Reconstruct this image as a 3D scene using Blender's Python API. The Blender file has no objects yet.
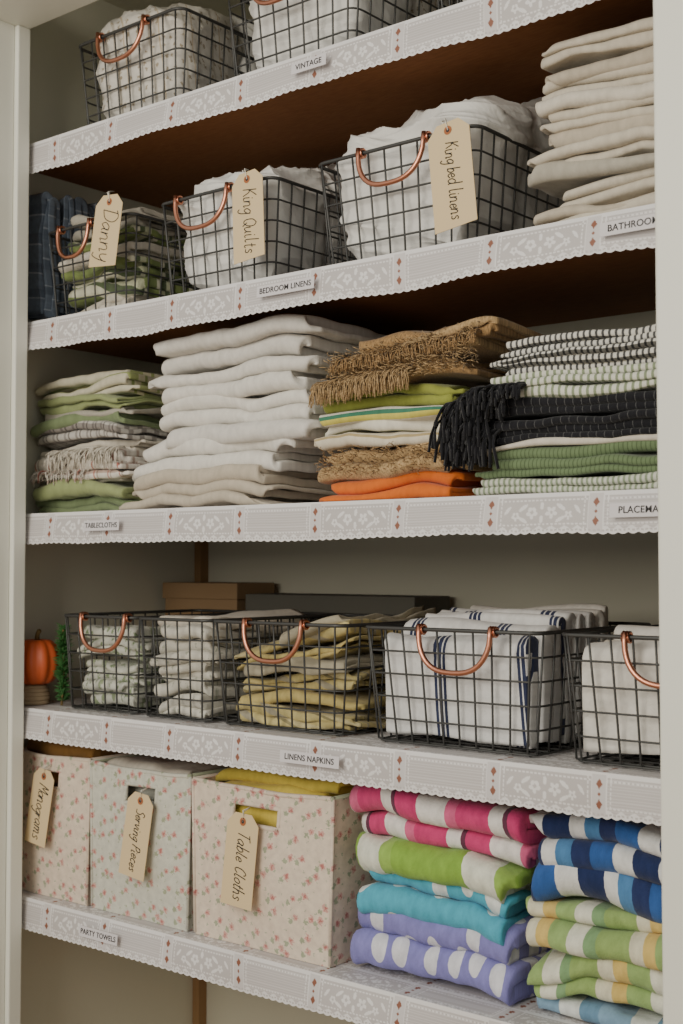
import bpy, math, random
import numpy as np
from mathutils import Vector, Matrix

CAMZ = 1.35
S1, S2, S3, S4, S5 = [CAMZ+v for v in (.75, .43, .09, -.25, -.577)]
XL, XR, DEP = -.08, 1.38, .51

# ------------------------------------------------------------------ materials
def srgb(c):
    return tuple((x/12.92 if x <= .04045 else ((x+.055)/1.055)**2.4) for x in [k/255 for k in c])+(1,)

def newmat(name, col=(.8,.8,.8,1), rough=.8, metal=0.0):
    m = bpy.data.materials.new(name); m.use_nodes = True
    b = m.node_tree.nodes['Principled BSDF']
    b.inputs['Base Color'].default_value = col
    b.inputs['Roughness'].default_value = rough
    b.inputs['Metallic'].default_value = metal
    return m

def add_bump(m, scale, strength, dist=.002, vec='UV', detail=3, prev=None):
    nt = m.node_tree; N = nt.nodes; L = nt.links
    tc = N.new('ShaderNodeTexCoord'); n = N.new('ShaderNodeTexNoise')
    n.inputs['Scale'].default_value = scale; n.inputs['Detail'].default_value = detail
    L.new(tc.outputs[vec], n.inputs['Vector'])
    bp = N.new('ShaderNodeBump'); bp.inputs['Strength'].default_value = strength
    bp.inputs['Distance'].default_value = dist
    L.new(n.outputs['Fac'], bp.inputs['Height'])
    if prev: L.new(prev.outputs['Normal'], bp.inputs['Normal'])
    L.new(bp.outputs['Normal'], N['Principled BSDF'].inputs['Normal'])
    return bp

def ramp_const(N, L, src, stops):
    r = N.new('ShaderNodeValToRGB'); r.color_ramp.interpolation = 'CONSTANT'
    e = r.color_ramp.elements
    e[0].position = stops[0][0]; e[0].color = stops[0][1]
    e[1].position = stops[1][0]; e[1].color = stops[1][1]
    for p, c in stops[2:]:
        k = e.new(p); k.color = c
    L.new(src, r.inputs['Fac'])
    return r

def fabric(name, base, stripes=None, axis=0, period=.1, cross=None, dots=None, blots=None, fine=.55, wrinkle=.5, mottle=.14, fscale=420, skew=0, rough=.95, spec=.1, mscale=90):
    m = newmat(name, srgb(base), rough)
    nt = m.node_tree; N = nt.nodes; L = nt.links; B = N['Principled BSDF']
    try: B.inputs['Sheen Weight'].default_value = .15
    except Exception: pass
    try: B.inputs['Specular IOR Level'].default_value = spec
    except Exception: pass
    tc = N.new('ShaderNodeTexCoord'); sep = N.new('ShaderNodeSeparateXYZ'); L.new(tc.outputs['UV'], sep.inputs[0])
    rgb = N.new('ShaderNodeRGB'); rgb.outputs[0].default_value = srgb(base); cur = rgb.outputs[0]
    def fr(ax, per, sk=0):
        src = sep.outputs[ax]
        if sk:
            q = N.new('ShaderNodeMath'); q.operation = 'MULTIPLY_ADD'; q.inputs[1].default_value = sk
            L.new(sep.outputs[1-ax], q.inputs[0]); L.new(src, q.inputs[2]); src = q.outputs[0]
        a = N.new('ShaderNodeMath'); a.operation = 'MULTIPLY'; a.inputs[1].default_value = 1/per
        L.new(src, a.inputs[0])
        f = N.new('ShaderNodeMath'); f.operation = 'FRACT'; L.new(a.outputs[0], f.inputs[0])
        return f.outputs[0]
    if stripes:
        cur = ramp_const(N, L, fr(axis, period, skew), [(p, srgb(c)) for p, c in stripes]).outputs[0]
    if cross:
        r = ramp_const(N, L, fr(cross[0], cross[1]), [(p, srgb(c)) for p, c in cross[2]])
        mx = N.new('ShaderNodeMix'); mx.data_type = 'RGBA'; mx.blend_type = 'MULTIPLY'; mx.inputs[0].default_value = 1
        L.new(cur, mx.inputs[6]); L.new(r.outputs[0], mx.inputs[7]); cur = mx.outputs[2]
    if dots:
        sp, rad, dc = dots
        vm = N.new('ShaderNodeVectorMath'); vm.operation = 'SCALE'; vm.inputs['Scale'].default_value = 1/sp
        L.new(tc.outputs['UV'], vm.inputs[0])
        vo = N.new('ShaderNodeTexVoronoi'); vo.inputs['Scale'].default_value = 1; vo.inputs['Randomness'].default_value = .6
        vo.voronoi_dimensions = '2D'
        L.new(vm.outputs[0], vo.inputs['Vector'])
        lt = N.new('ShaderNodeMath'); lt.operation = 'LESS_THAN'; lt.inputs[1].default_value = rad
        L.new(vo.outputs['Distance'], lt.inputs[0])
        mx = N.new('ShaderNodeMix'); mx.data_type = 'RGBA'; L.new(lt.outputs[0], mx.inputs[0])
        L.new(cur, mx.inputs[6]); mx.inputs[7].default_value = srgb(dc); cur = mx.outputs[2]
    if blots:
        for sc, rad, bc, off in blots:
            mp = N.new('ShaderNodeMapping'); mp.inputs['Location'].default_value = (off, off*.6, 0)
            L.new(tc.outputs['UV'], mp.inputs['Vector'])
            nz = N.new('ShaderNodeTexNoise'); nz.inputs['Scale'].default_value = 260
            L.new(tc.outputs['UV'], nz.inputs['Vector'])
            ad = N.new('ShaderNodeMixRGB'); ad.inputs[0].default_value = .012
            ad.blend_type = 'ADD'; L.new(mp.outputs[0], ad.inputs[1]); L.new(nz.outputs['Color'], ad.inputs[2])
            vo = N.new('ShaderNodeTexVoronoi'); vo.inputs['Scale'].default_value = sc; vo.inputs['Randomness'].default_value = .75
            vo.voronoi_dimensions = '2D'
            L.new(ad.outputs[0], vo.inputs['Vector'])
            lt = N.new('ShaderNodeMath'); lt.operation = 'LESS_THAN'; lt.inputs[1].default_value = rad
            L.new(vo.outputs['Distance'], lt.inputs[0])
            mx = N.new('ShaderNodeMix'); mx.data_type = 'RGBA'; L.new(lt.outputs[0], mx.inputs[0])
            L.new(cur, mx.inputs[6]); mx.inputs[7].default_value = srgb(bc); cur = mx.outputs[2]
    if mottle:
        nz = N.new('ShaderNodeTexNoise'); nz.inputs['Scale'].default_value = mscale; nz.inputs['Detail'].default_value = 6
        L.new(tc.outputs['UV'], nz.inputs['Vector'])
        mr = N.new('ShaderNodeMapRange'); mr.inputs['From Min'].default_value = .3; mr.inputs['From Max'].default_value = .7
        mr.inputs['To Min'].default_value = 1-mottle; mr.inputs['To Max'].default_value = 1+mottle*.3
        L.new(nz.outputs['Fac'], mr.inputs[0])
        vm = N.new('ShaderNodeVectorMath'); vm.operation = 'SCALE'
        L.new(cur, vm.inputs[0]); L.new(mr.outputs[0], vm.inputs['Scale']); cur = vm.outputs[0]
    L.new(cur, B.inputs['Base Color'])
    b1 = add_bump(m, 22, wrinkle, .008)
    add_bump(m, fscale, fine, .001, prev=b1)
    return m

# ------------------------------------------------------------------ mesh building
class MB:
    def __init__(s): s.V=[]; s.G=[]; s.UV=[]; s.n=0; s.mats=[]
    def mi(s, m):
        if m not in s.mats: s.mats.append(m)
        return s.mats.index(m)
    def add(s, V, F, mat, UV=None, smooth=True):
        V = np.asarray(V, float).reshape(-1,3)
        if UV is None: UV = V[:, [0,2]].copy()
        groups = F if isinstance(F, list) and len(F) and isinstance(F[0], np.ndarray) else None
        if groups is None:
            d = {}
            for f in F: d.setdefault(len(f), []).append(f)
            groups = [np.array(v) for v in d.values()]
        for g in groups: s.G.append((g+s.n, s.mi(mat), smooth))
        s.V.append(V); s.UV.append(np.asarray(UV)); s.n += len(V)
    def box(s, a, b, mat):
        x0,y0,z0 = a; x1,y1,z1 = b
        V = [(x0,y0,z0),(x1,y0,z0),(x1,y1,z0),(x0,y1,z0),(x0,y0,z1),(x1,y0,z1),(x1,y1,z1),(x0,y1,z1)]
        V = np.array(V); UV = np.stack([V[:,0]+V[:,1], V[:,2]], 1)
        s.add(V, [(0,3,2,1),(4,5,6,7),(0,1,5,4),(1,2,6,5),(2,3,7,6),(3,0,4,7)], mat, UV, False)
    def tube(s, pts, r, mat, seg=6, closed=False):
        P = np.array(pts, float); n = len(P)
        rr = np.full(n, r) if np.isscalar(r) else np.array(r)
        if closed: T = np.roll(P,-1,0)-np.roll(P,1,0)
        else: T = np.gradient(P, axis=0)
        T /= (np.linalg.norm(T,axis=1)[:,None]+1e-9)
        ref = np.array([.13,.21,.97])
        if abs(T[:,2]).mean() > .75: ref = np.array([.97,.2,.1])
        A = np.cross(T, ref); A /= (np.linalg.norm(A,axis=1)[:,None]+1e-9); Bn = np.cross(T, A)
        th = np.linspace(0, 2*math.pi, seg, endpoint=False)
        V = P[:,None,:]+rr[:,None,None]*(np.cos(th)[None,:,None]*A[:,None,:]+np.sin(th)[None,:,None]*Bn[:,None,:])
        F = []
        m = n if closed else n-1
        for i in range(m):
            j = (i+1)%n
            for k in range(seg):
                l = (k+1)%seg
                F.append((i*seg+k, i*seg+l, j*seg+l, j*seg+k))
        g = [np.array(F)]
        if not closed:
            g.append(np.array([list(range(seg))[::-1], [(n-1)*seg+k for k in range(seg)]]))
        s.add(V.reshape(-1,3), g, mat)
    def obj(s, name, parent=None, M=None):
        me = bpy.data.meshes.new(name)
        V = np.concatenate(s.V); UV = np.concatenate(s.UV)
        me.vertices.add(len(V)); me.vertices.foreach_set('co', V.ravel())
        idx = np.concatenate([g.ravel() for g,_,_ in s.G]); me.loops.add(len(idx))
        me.loops.foreach_set('vertex_index', idx.astype(np.int32))
        sizes = np.concatenate([np.full(len(g), g.shape[1]) for g,_,_ in s.G])
        me.polygons.add(len(sizes))
        st = np.concatenate([[0], np.cumsum(sizes)[:-1]]).astype(np.int32)
        me.polygons.foreach_set('loop_start', st)
        me.polygons.foreach_set('material_index', np.concatenate([np.full(len(g), m) for g,m,_ in s.G]).astype(np.int32))
        me.polygons.foreach_set('use_smooth', np.concatenate([np.full(len(g), sm) for g,_,sm in s.G]))
        me.update(calc_edges=True)
        uv = me.uv_layers.new(name='UVMap')
        uv.data.foreach_set('uv', UV[idx].ravel().astype(np.float32))
        for m in s.mats: me.materials.append(m)
        me.validate()
        o = bpy.data.objects.new(name, me); bpy.context.collection.objects.link(o)
        if parent: o.parent = parent
        if M is not None: o.matrix_world = M
        return o

def empty(name, loc=(0,0,0)):
    o = bpy.data.objects.new(name, None); o.empty_display_size = .05; o.location = loc
    bpy.context.collection.objects.link(o); return o

def sn(P, seed, f, k=5):
    r = np.random.RandomState(seed % 99991)
    D = r.normal(size=(k,3)); D /= np.linalg.norm(D,axis=1)[:,None]; D *= f*r.uniform(.5,1.6,(k,1))
    ph = r.uniform(0,6.28,k)
    W = P + .35/f*np.stack([np.sin(P@D[0]*1.3+ph[0]), np.sin(P@D[1]*1.3+ph[1]), np.sin(P@D[2%k]+ph[2%k])], -1)
    out = 0
    for i in range(k): out = out+np.sin(W@D[i]+ph[i])
    return out/math.sqrt(k)

def ridge(P, seed, f):
    a = sn(P, seed, f, 4)
    return 1-2*np.sqrt(a*a+.02)

def folded(w, d, h, n, seed, amp=.003, wr=.0018, fv=.01, ev=.006, yw=.003, cr=0, tv=.3, low=0):
    r = np.random.RandomState(seed)
    tt = r.uniform(1-tv, 1+tv, n); tt *= h/tt.sum(); zb = np.concatenate([[0], np.cumsum(tt)]); zcs = (zb[:-1]+zb[1:])/2
    t = h/n
    fy = r.uniform(0, fv, n+1); by = d-r.uniform(0, .01, n+1)
    P=[]; Nn=[]; Lc=[]
    for i in range(n):
        zc = zcs[i]
        yf = fy[i//2]+t/2; yb = by[(i+1)//2]-t/2
        q = np.concatenate([[0,.004,.009,.016,.026,.04,.06,.085,.12,.17], np.linspace(.22,max(yb-yf,.23),3)])
        if cr: q = np.concatenate([[0,.004,.009], np.arange(.016,.26,.008)])
        q = q[q < (yb-yf)-.002]; q = np.concatenate([q, [yb-yf]])
        ys = yf+q
        rad = (zcs[i+1]-zc)/2 if i < n-1 else 0
        if i%2 == 0:
            for y in ys[::-1]: P.append((y,zc)); Nn.append((0,-1)); Lc.append(i)
            if i < n-1:
                for a in np.linspace(0, math.pi, 8)[1:-1]:
                    rd = (-math.sin(a), -math.cos(a))
                    P.append((yf+rd[0]*rad, zc+rad+rd[1]*rad)); Nn.append(rd); Lc.append(i+a/math.pi)
        else:
            for y in ys: P.append((y,zc)); Nn.append((0,1)); Lc.append(i)
            if i < n-1:
                for a in np.linspace(0, math.pi, 6)[1:-1]:
                    rd = (math.sin(a), -math.cos(a))
                    P.append((yb+rd[0]*rad, zc+rad+rd[1]*rad)); Nn.append((-rd[0],-rd[1])); Lc.append(i+a/math.pi)
    P=np.array(P); Nn=np.array(Nn,float); Lc=np.array(Lc,float)
    s = np.concatenate([[0], np.cumsum(np.linalg.norm(np.diff(P,axis=0),axis=1))])
    nx = max(12, int(w/.0065))
    u = np.linspace(-1,1,nx); u = np.concatenate([[-1,-.992],u[1:-1],[.992,1]]); nx=len(u)
    tf = np.ones(nx); tf[0]=tf[-1]=.55
    thL = np.interp(Lc, np.arange(n), tt)*1.02
    eL = np.interp(Lc, np.arange(n), r.normal(0,ev,n)); eR = np.interp(Lc, np.arange(n), r.normal(0,ev,n))
    X = u[None,:]*w/2 + np.where(u[None,:]<0, eL[:,None], eR[:,None])*np.abs(u[None,:])**2
    S = len(P)
    out=[]
    for sg in (1,-1):
        Y = P[:,0][:,None]+sg*(Nn[:,0]*thL)[:,None]/2*tf[None,:]
        Z = P[:,1][:,None]+sg*(Nn[:,1]*thL)[:,None]/2*tf[None,:]
        out.append(np.stack([X,Y,Z],-1))
    V = np.stack(out).reshape(-1,3)
    Lf = np.tile(np.repeat(Lc, nx), 2)
    Q = np.stack([V[:,0], V[:,1], Lf*.012+0*V[:,2]], 1)
    V = V.copy(); zn = np.clip(V[:,2]/h,0,1)
    flat = np.stack([Q[:,0],Q[:,1],0*Q[:,0]],1)
    V[:,2] += amp*sn(flat, seed+7, 16)*(.25+.75*zn)
    V[:,2] += wr*sn(Q, seed+11, 40)+ wr*.35*sn(Q, seed+13, 100)
    V[:,1] += yw*sn(Q, seed+17, 32)
    if low: V[:,1] += low*sn(flat*np.array([1,0,0]), seed+23, 13)+low*.5*sn(Q, seed+29, 26)
    if cr:
        Qr = Q*np.array([1,.6,1])
        V[:,2] += cr*(.75*ridge(Qr, seed+31, 26)+.5*ridge(Qr, seed+37, 55))
    V[:,0] += yw*.6*sn(np.stack([Q[:,1],Q[:,0],Q[:,2]],1), seed+19, 30)
    V[:,2] -= .3*t*np.abs(V[:,0]/(w/2))**5
    def idx(k,i,j): return k*S*nx+i*nx+j
    I,J = np.meshgrid(np.arange(S-1), np.arange(nx-1), indexing='ij'); I=I.ravel(); J=J.ravel()
    f0 = np.stack([idx(0,I,J),idx(0,I+1,J),idx(0,I+1,J+1),idx(0,I,J+1)],1)
    f1 = np.stack([idx(1,I,J),idx(1,I,J+1),idx(1,I+1,J+1),idx(1,I+1,J)],1)
    i = np.arange(S-1)
    c0 = np.stack([idx(0,i,0),idx(1,i,0),idx(1,i+1,0),idx(0,i+1,0)],1)
    c1 = np.stack([idx(0,i,nx-1),idx(0,i+1,nx-1),idx(1,i+1,nx-1),idx(1,i,nx-1)],1)
    j = np.arange(nx-1)
    e0 = np.stack([idx(0,0,j),idx(0,0,j+1),idx(1,0,j+1),idx(1,0,j)],1)
    e1 = np.stack([idx(0,S-1,j),idx(1,S-1,j),idx(1,S-1,j+1),idx(0,S-1,j+1)],1)
    F = [np.concatenate([f0,f1,c0,c1,e0,e1])]
    UV = np.stack([np.tile(X.ravel(),2)+seed*.013, np.tile(np.repeat(s,nx),2)],1)
    return V,F,UV

KEYS=('amp','wr','fv','ev','yw','cr','tv','low')
def stack(name, x0, x1, yf, z0, items, seed, depth=.32, camp=.006, rot=0, mb=None, tilt=0):
    own = mb is None
    if own: mb = MB()
    H = sum(i[0] for i in items); z = 0
    xc = (x0+x1)/2
    for k,it in enumerate(items):
        h,n,mat = it[:3]; o = it[3] if len(it)>3 else {}
        w = (x1-x0)+o.get('dw',0)
        V,F,UV = folded(w, depth+o.get('dd',0), h*1.04, n, seed*31+k*7+1, **{q:o[q] for q in KEYS if q in o})
        V[:,2] += z+o.get('tilt',0)*(V[:,0]+w/2); V[:,1] += o.get('dy',0); V[:,0] += o.get('dx',0)
        a = o.get('rot', 0)
        if a:
            c,s_ = math.cos(a), math.sin(a); x=V[:,0].copy(); y=V[:,1].copy()
            V[:,0]=x*c-y*s_; V[:,1]=x*s_+y*c
        V[:,2] += camp*(V[:,2]/H)*sn(np.stack([V[:,0],V[:,1],0*V[:,0]],1), seed+3, 9)+tilt*(V[:,2]/H)*V[:,0]
        V[:,2] = np.maximum(V[:,2], .0015)
        V[:,0] += xc; V[:,1] += yf; V[:,2] += z0
        mb.add(V,F,mat,UV)
        z += h
    return mb.obj(name) if own else mb

def upright(mb, x0,x1,yf,z0,items,seed):
    y = yf; xc=(x0+x1)/2
    for k,it in enumerate(items):
        thk,n,top,mat = it[:4]; o = it[4] if len(it)>4 else {}
        kw=dict(amp=.004,wr=.003,fv=.02,ev=.004,yw=.006); kw.update({q:o[q] for q in KEYS if q in o})
        V,F,UV = folded((x1-x0)+o.get('dw',0), top, thk*1.05, n, seed*17+k*5, **kw)
        W = np.stack([V[:,0]+xc+o.get('dx',0), y+V[:,2], z0+top-V[:,1]+o.get('tilt',0)*V[:,0]],1)
        W[:,2] = np.maximum(W[:,2], z0+.003)
        W[:,1] = np.maximum(W[:,1], yf-.004+.06*np.maximum(0,.16-(W[:,2]-z0)))
        F = [f[:, ::-1] for f in F]
        mb.add(W,F,mat,UV); y += thk
    return mb

def bunch(mb, x0,x1,y0,y1,z0,zf,zb,mat,seed,rim=.16,A=.0150,an=(1,1,1.35),skew=.35,over=.006):
    """loosely bunched cloth filling a basket and swelling over the rim (closed surface)"""
    nu,nv=380,190
    ph=np.linspace(0.0005,math.pi-.0005,nv); th=np.linspace(0,2*math.pi,nu,endpoint=False)
    PH,TH=np.meshgrid(ph,th,indexing='ij')
    def sp(a,e): return np.sign(a)*np.abs(a)**e
    ex,ez=.36,.46
    nx_=sp(np.sin(PH),ez)*sp(np.cos(TH),ex); ny_=sp(np.sin(PH),ez)*sp(np.sin(TH),ex); nz_=sp(np.cos(PH),ez)
    W=(x1-x0)/2; D=(y1-y0)/2
    top=zf+(zb-zf)*np.clip((ny_+1)*.8,0,1)
    H=top/2
    X=nx_*W; Y=ny_*D; Z=H+nz_*H
    P=np.stack([X,Y,Z],-1)
    dU=np.roll(P,-1,1)-np.roll(P,1,1); dV=np.gradient(P,axis=0)
    N=np.cross(dV,dU); N/=np.linalg.norm(N,axis=-1)[...,None]+1e-9
    flip=np.sign((N*np.stack([X,Y,Z-H],-1)).sum(-1)); N*=flip[...,None]
    Q=P.reshape(-1,3).copy(); Q[:,0]+=skew*Q[:,2]; Q[:,2]+=.35*Q[:,0]; Q*=np.array(an)
    Q=Q+.012*np.stack([sn(Q,seed+8,18),sn(Q,seed+9,18),sn(Q,seed+10,18)],-1)
    def rg_(sd,f,e=.75): return 1-np.clip(np.abs(sn(Q,sd,f,3)),0,1.4)**e
    Q2=Q*np.array([1.0,1.0,2.2])
    def rg2(sd,f,e=.75): return 1-np.clip(np.abs(sn(Q2,sd,f,3)),0,1.4)**e
    # broad swells + sharp crossing creases
    disp=(.55*sn(Q,seed,13,4)+.62*rg2(seed+1,22)+.36*rg_(seed+2,44)+.16*rg2(seed+3,85)-.75)*A
    disp=disp.reshape(X.shape)
    inside=np.clip((rim-Z)/.02,0,1)
    disp=np.where(disp>.006*inside+9*(1-inside),.006,disp)
    disp=disp*(.85*inside+1.4*(1-inside))+over*(1-inside)*np.clip(1-np.abs(nz_)**6,0,1)
    P=P+N*disp[...,None]
    k=.9+.1*np.clip(P[...,2]/rim,0,1)
    P[...,0]*=k; P[...,1]=D+P[...,1]*k
    P[...,2]=np.maximum(P[...,2],.003)
    P[...,0]+=(x0+x1)/2; P[...,1]+=y0; P[...,2]+=z0
    V=P.reshape(-1,3)
    I,J=np.meshgrid(np.arange(nv-1),np.arange(nu),indexing='ij'); I=I.ravel();J=J.ravel();J2=(J+1)%nu
    F=[np.stack([I*nu+J,(I+1)*nu+J,(I+1)*nu+J2,I*nu+J2],1), np.array([list(range(nu))]), np.array([[ (nv-1)*nu+k_ for k_ in range(nu)][::-1]])]
    UV=np.stack([V[:,0]*.8+V[:,1],V[:,2]+V[:,1]*.5],1)
    mb.add(V,F,mat,UV)

def fringe(mb, x0,x1,y,z,ln,n,mat,seed,r=.0009,out=.012,dxz=0):
    rg = random.Random(seed)
    for i in range(n):
        f = rg.random(); x = x0+(x1-x0)*f; zz = z+dxz*f+rg.uniform(-.003,.003)
        l = ln*rg.uniform(.6,1.2); a = rg.uniform(-.5,.5); o_=out*rg.uniform(.4,1.3)
        ph = rg.uniform(0,6)
        pts=[]
        for q in range(6):
            s = q/5
            pts.append((x+a*l*s*.6+.0015*math.sin(7*s+ph), y+.012-o_*math.sin(s*1.8)-.012*min(1,s*2), zz+.004*math.sin(s*3)-l*s**1.6))
        mb.tube(pts, r, mat, seg=4)

def fuzz(mb, x0,x1,y,z0,z1,n,mat,seed,dz=0):
    rg=random.Random(seed)
    for i in range(n):
        f=rg.random(); x=x0+(x1-x0)*f; z=rg.uniform(z0,z1)+dz*f; yy=y+rg.uniform(-.004,.006)
        a=rg.uniform(0,6.28); l=rg.uniform(.005,.014); b=rg.uniform(-1,1)
        pts=[(x+l*s*math.cos(a)+.002*math.sin(5*s+b),yy-.012*math.sin(math.pi*s*.8),z+l*s*math.sin(a)*.8) for s in (0,.33,.66,1)]
        mb.tube(pts,.00055,mat,seg=3)

# ------------------------------------------------------------------ base mats
wire_m = newmat('dark_wire', srgb((80,80,79)), .5, .6)
copper = newmat('copper', srgb((206,142,116)), .32, 1)
manila = newmat('manila', srgb((212,189,148)), .8); add_bump(manila, 300,.1,.001,'Object')
ink = newmat('ink', srgb((34,32,34)), .7)
ring_m = newmat('tag_ring', srgb((160,96,58)), .8)
string_m = newmat('string', srgb((222,217,206)), .9)
wallm = newmat('wall_paint', srgb((202,200,182)), .85); add_bump(wallm, 60,.08,.003,'Object')
white_p = newmat('door_paint', srgb((226,226,215)), .45)
brown = newmat('shelf_board', srgb((112,74,46)), .8)
def board_tex(m):
    nt=m.node_tree; N=nt.nodes; L=nt.links
    tc=N.new('ShaderNodeTexCoord'); mp=N.new('ShaderNodeMapping'); mp.inputs['Scale'].default_value=(8,40,40)
    n=N.new('ShaderNodeTexNoise'); n.inputs['Scale'].default_value=6; n.inputs['Detail'].default_value=8
    r=N.new('ShaderNodeValToRGB'); r.color_ramp.elements[0].color=srgb((116,72,40)); r.color_ramp.elements[1].color=srgb((162,108,66))
    L.new(tc.outputs['Object'],mp.inputs[0]); L.new(mp.outputs[0],n.inputs['Vector']); L.new(n.outputs['Fac'],r.inputs['Fac'])
    L.new(r.outputs[0],N['Principled BSDF'].inputs['Base Color'])
board_tex(brown)
woodm = newmat('pine', srgb((146,114,78)), .7)

# ------------------------------------------------------------------ room shell
def simple_box(name, a, b, mat, bevel=0):
    m = MB(); m.box(a,b,mat); o = m.obj(name)
    if bevel:
        bv=o.modifiers.new('bv','BEVEL'); bv.width=bevel; bv.segments=3
    return o
simple_box('wall_back', (XL-.02,DEP,0), (XR+.02,DEP+.02,2.46), wallm)
simple_box('wall_left', (XL-.02,-.01,0), (XL,DEP,2.46), wallm)
simple_box('wall_right', (XR,-.01,0), (XR+.02,DEP,2.46), wallm)
floor_m = newmat('floor_wood', srgb((160,132,100)), .5)
simple_box('floor', (-2.2,-3.2,-.02), (3.4,DEP+.02,0), floor_m)
simple_box('ceiling', (XL-.02,-.12,2.46), (XR+.02,DEP+.02,2.48), wallm)
simple_box('wall_front', (-2.2,-.11,0), (-.10,-.012,2.46), wallm)
simple_box('wall_front_right', (1.345,-.085,0), (3.4,-.012,2.46), wallm)
simple_box('trim_1', (-.10,-.135,0), (.004,-.040,2.3), white_p, .002)
simple_box('trim_2', (-.10,-.0395,0), (.013,-.012,2.3), white_p, .003)
simple_box('trim_3', (1.243,-.1,0), (1.345,-.012,2.3), white_p, .004)
simple_box('trim_4', (-.10,-.12,2.3), (1.345,-.012,2.4), white_p, .003)
for k,(za,zb) in enumerate(((S4+.001,S3-.021),(.0,S5-.021))):
    simple_box('support_post', (XL,DEP-.024,za), (XL+.018,DEP,zb), woodm, .001)

# ------------------------------------------------------------------ shelves + lace liner
lace_m = newmat('lace_vinyl', (.8,.8,.8,1), .55)
_nt = lace_m.node_tree; _a = _nt.nodes.new('ShaderNodeAttribute'); _a.attribute_name='Col'
_nt.links.new(_a.outputs['Color'], _nt.nodes['Principled BSDF'].inputs['Base Color'])

def lace(X, v):
    white=np.array(srgb((222,220,220))[:3]); panel=np.array(srgb((186,181,180))[:3]); rust=np.array(srgb((134,84,64))[:3])
    pale=np.array(srgb((202,198,198))[:3])
    P=.15
    a = X-.067
    col = np.mod(a+P/2,P)-P/2
    c2 = np.mod(a,P)-P/2
    par = np.mod(np.floor(a/P),2)
    C = np.broadcast_to(white, X.shape+(3,)).copy()
    def put(m,c): C[m]=c
    edge = .0455+.0018*np.sin(X*2*math.pi/.018)
    pm = (np.abs(col)>.011)&(v>.0055)&(v<edge)
    put(pm, panel)
    put(pm&(par==1)&(np.mod(v,.0036)<.0013), pale)
    put((np.abs(col)<.0095)&(v>.003)&(v<.050), pale)
    dash=(np.mod(X,.0058)<.0036)
    put((np.abs(v-.0095)<.0009)&dash&pm, white)
    put((np.abs(v-.0415)<.0009)&dash&pm, white)
    put((np.abs(v-.0485)<.0008)&dash, panel)
    put((np.abs(np.abs(col)-.0155)<.0009)&(np.mod(v,.0055)<.0035)&pm, white)
    cx = (par==0)
    def ell(cx_,cy_,rx,ry,ang):
        dx=c2-cx_; dy=(v-.026)-cy_
        u=dx*math.cos(ang)+dy*math.sin(ang); w=-dx*math.sin(ang)+dy*math.cos(ang)
        return (u/rx)**2+(w/ry)**2<1
    for sx in (-1,1):
        for bx,by,R in ((.014,.0,1),(.038,.004,.7)):
            for q in range(5):
                t=q*2*math.pi/5+.3
                put(cx&ell(sx*bx+sx*.0052*R*math.cos(t),by+.0052*R*math.sin(t),.0036*R,.0026*R,t),white)
        put(cx&ell(sx*.027,-.007,.0075,.0026,sx*.6),white)
        put(cx&ell(sx*.027,.009,.0075,.0024,-sx*.5),white)
        put(cx&ell(sx*.050,-.004,.007,.0022,sx*.9),white)
    put(cx&ell(0,-.009,.0028,.005,0),white); put(cx&ell(0,.009,.0028,.005,0),white)
    for v0 in (.0135,.0375):
        put((np.abs(col)/.0046+np.abs(v-v0)/.0062)<1, rust)
    put((np.abs(col)/.0022+np.abs(v-.0255)/.003)<1, rust)
    put(v>.0505, white)
    return C

def grid_obj(name, P, C, mat, parent):
    nu,nv = P.shape[:2]
    me=bpy.data.meshes.new(name); V=P.reshape(-1,3)
    I,J=np.meshgrid(np.arange(nu-1),np.arange(nv-1),indexing='ij'); I=I.ravel();J=J.ravel()
    F=np.stack([I*nv+J,I*nv+J+1,(I+1)*nv+J+1,(I+1)*nv+J],1)
    me.vertices.add(len(V)); me.vertices.foreach_set('co',V.ravel())
    me.loops.add(F.size); me.loops.foreach_set('vertex_index',F.ravel().astype(np.int32))
    me.polygons.add(len(F)); me.polygons.foreach_set('loop_start',(np.arange(len(F))*4).astype(np.int32))
    me.polygons.foreach_set('use_smooth',np.ones(len(F),bool))
    me.update(calc_edges=True)
    at=me.color_attributes.new(name='Col',type='FLOAT_COLOR',domain='POINT')
    at.data.foreach_set('color',np.concatenate([C.reshape(-1,3),np.ones((len(V),1))],1).ravel().astype(np.float32))
    me.materials.append(mat)
    o=bpy.data.objects.new(name,me); bpy.context.collection.objects.link(o); o.parent=parent
    return o

X0s, X1s = XL+.001, XR-.001
def shelf(name, z, seed):
    e = MB(); e.box((X0s,.004,z-.020),(X1s,DEP-.0005,z-.0012),brown); o=e.obj(name)
    X=np.arange(X0s+.001,X1s,.00095); v=np.linspace(0,.052,52)
    XX,VV=np.meshgrid(X,v,indexing='ij')
    sc=.0022*np.abs(np.sin(math.pi*XX/.0135))*np.clip(VV/.052,0,1)**8
    Pp=np.stack([XX,XX*0,XX*0],-1)
    wv=sn(np.stack([X,X*0,X*0],1),seed,14)[:,None]; wv2=sn(np.stack([X,X*0,X*0],1),seed+5,45)[:,None]
    Pp[...,1]=.001-(.0035*wv+.0016*wv2+.0045)*(VV/.052)-.0015*np.sin(VV/.052*3.14)
    Pp[...,2]=z-VV-sc+(.002*wv+.0009*wv2)*(VV/.052)
    grid_obj('lace_edging',Pp,lace(XX,VV),lace_m,o)
    X=np.arange(X0s+.001,X1s,.002); yy=np.arange(0,.30,.002)
    XX,YY=np.meshgrid(X,yy,indexing='ij')
    Pp=np.stack([XX,YY+.001,XX*0+z-.0006],-1)
    vv=.052-np.mod(YY,.052)
    grid_obj('lace_liner',Pp[:,::-1],lace(XX,vv)[:,::-1],lace_m,o)
    return o
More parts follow.
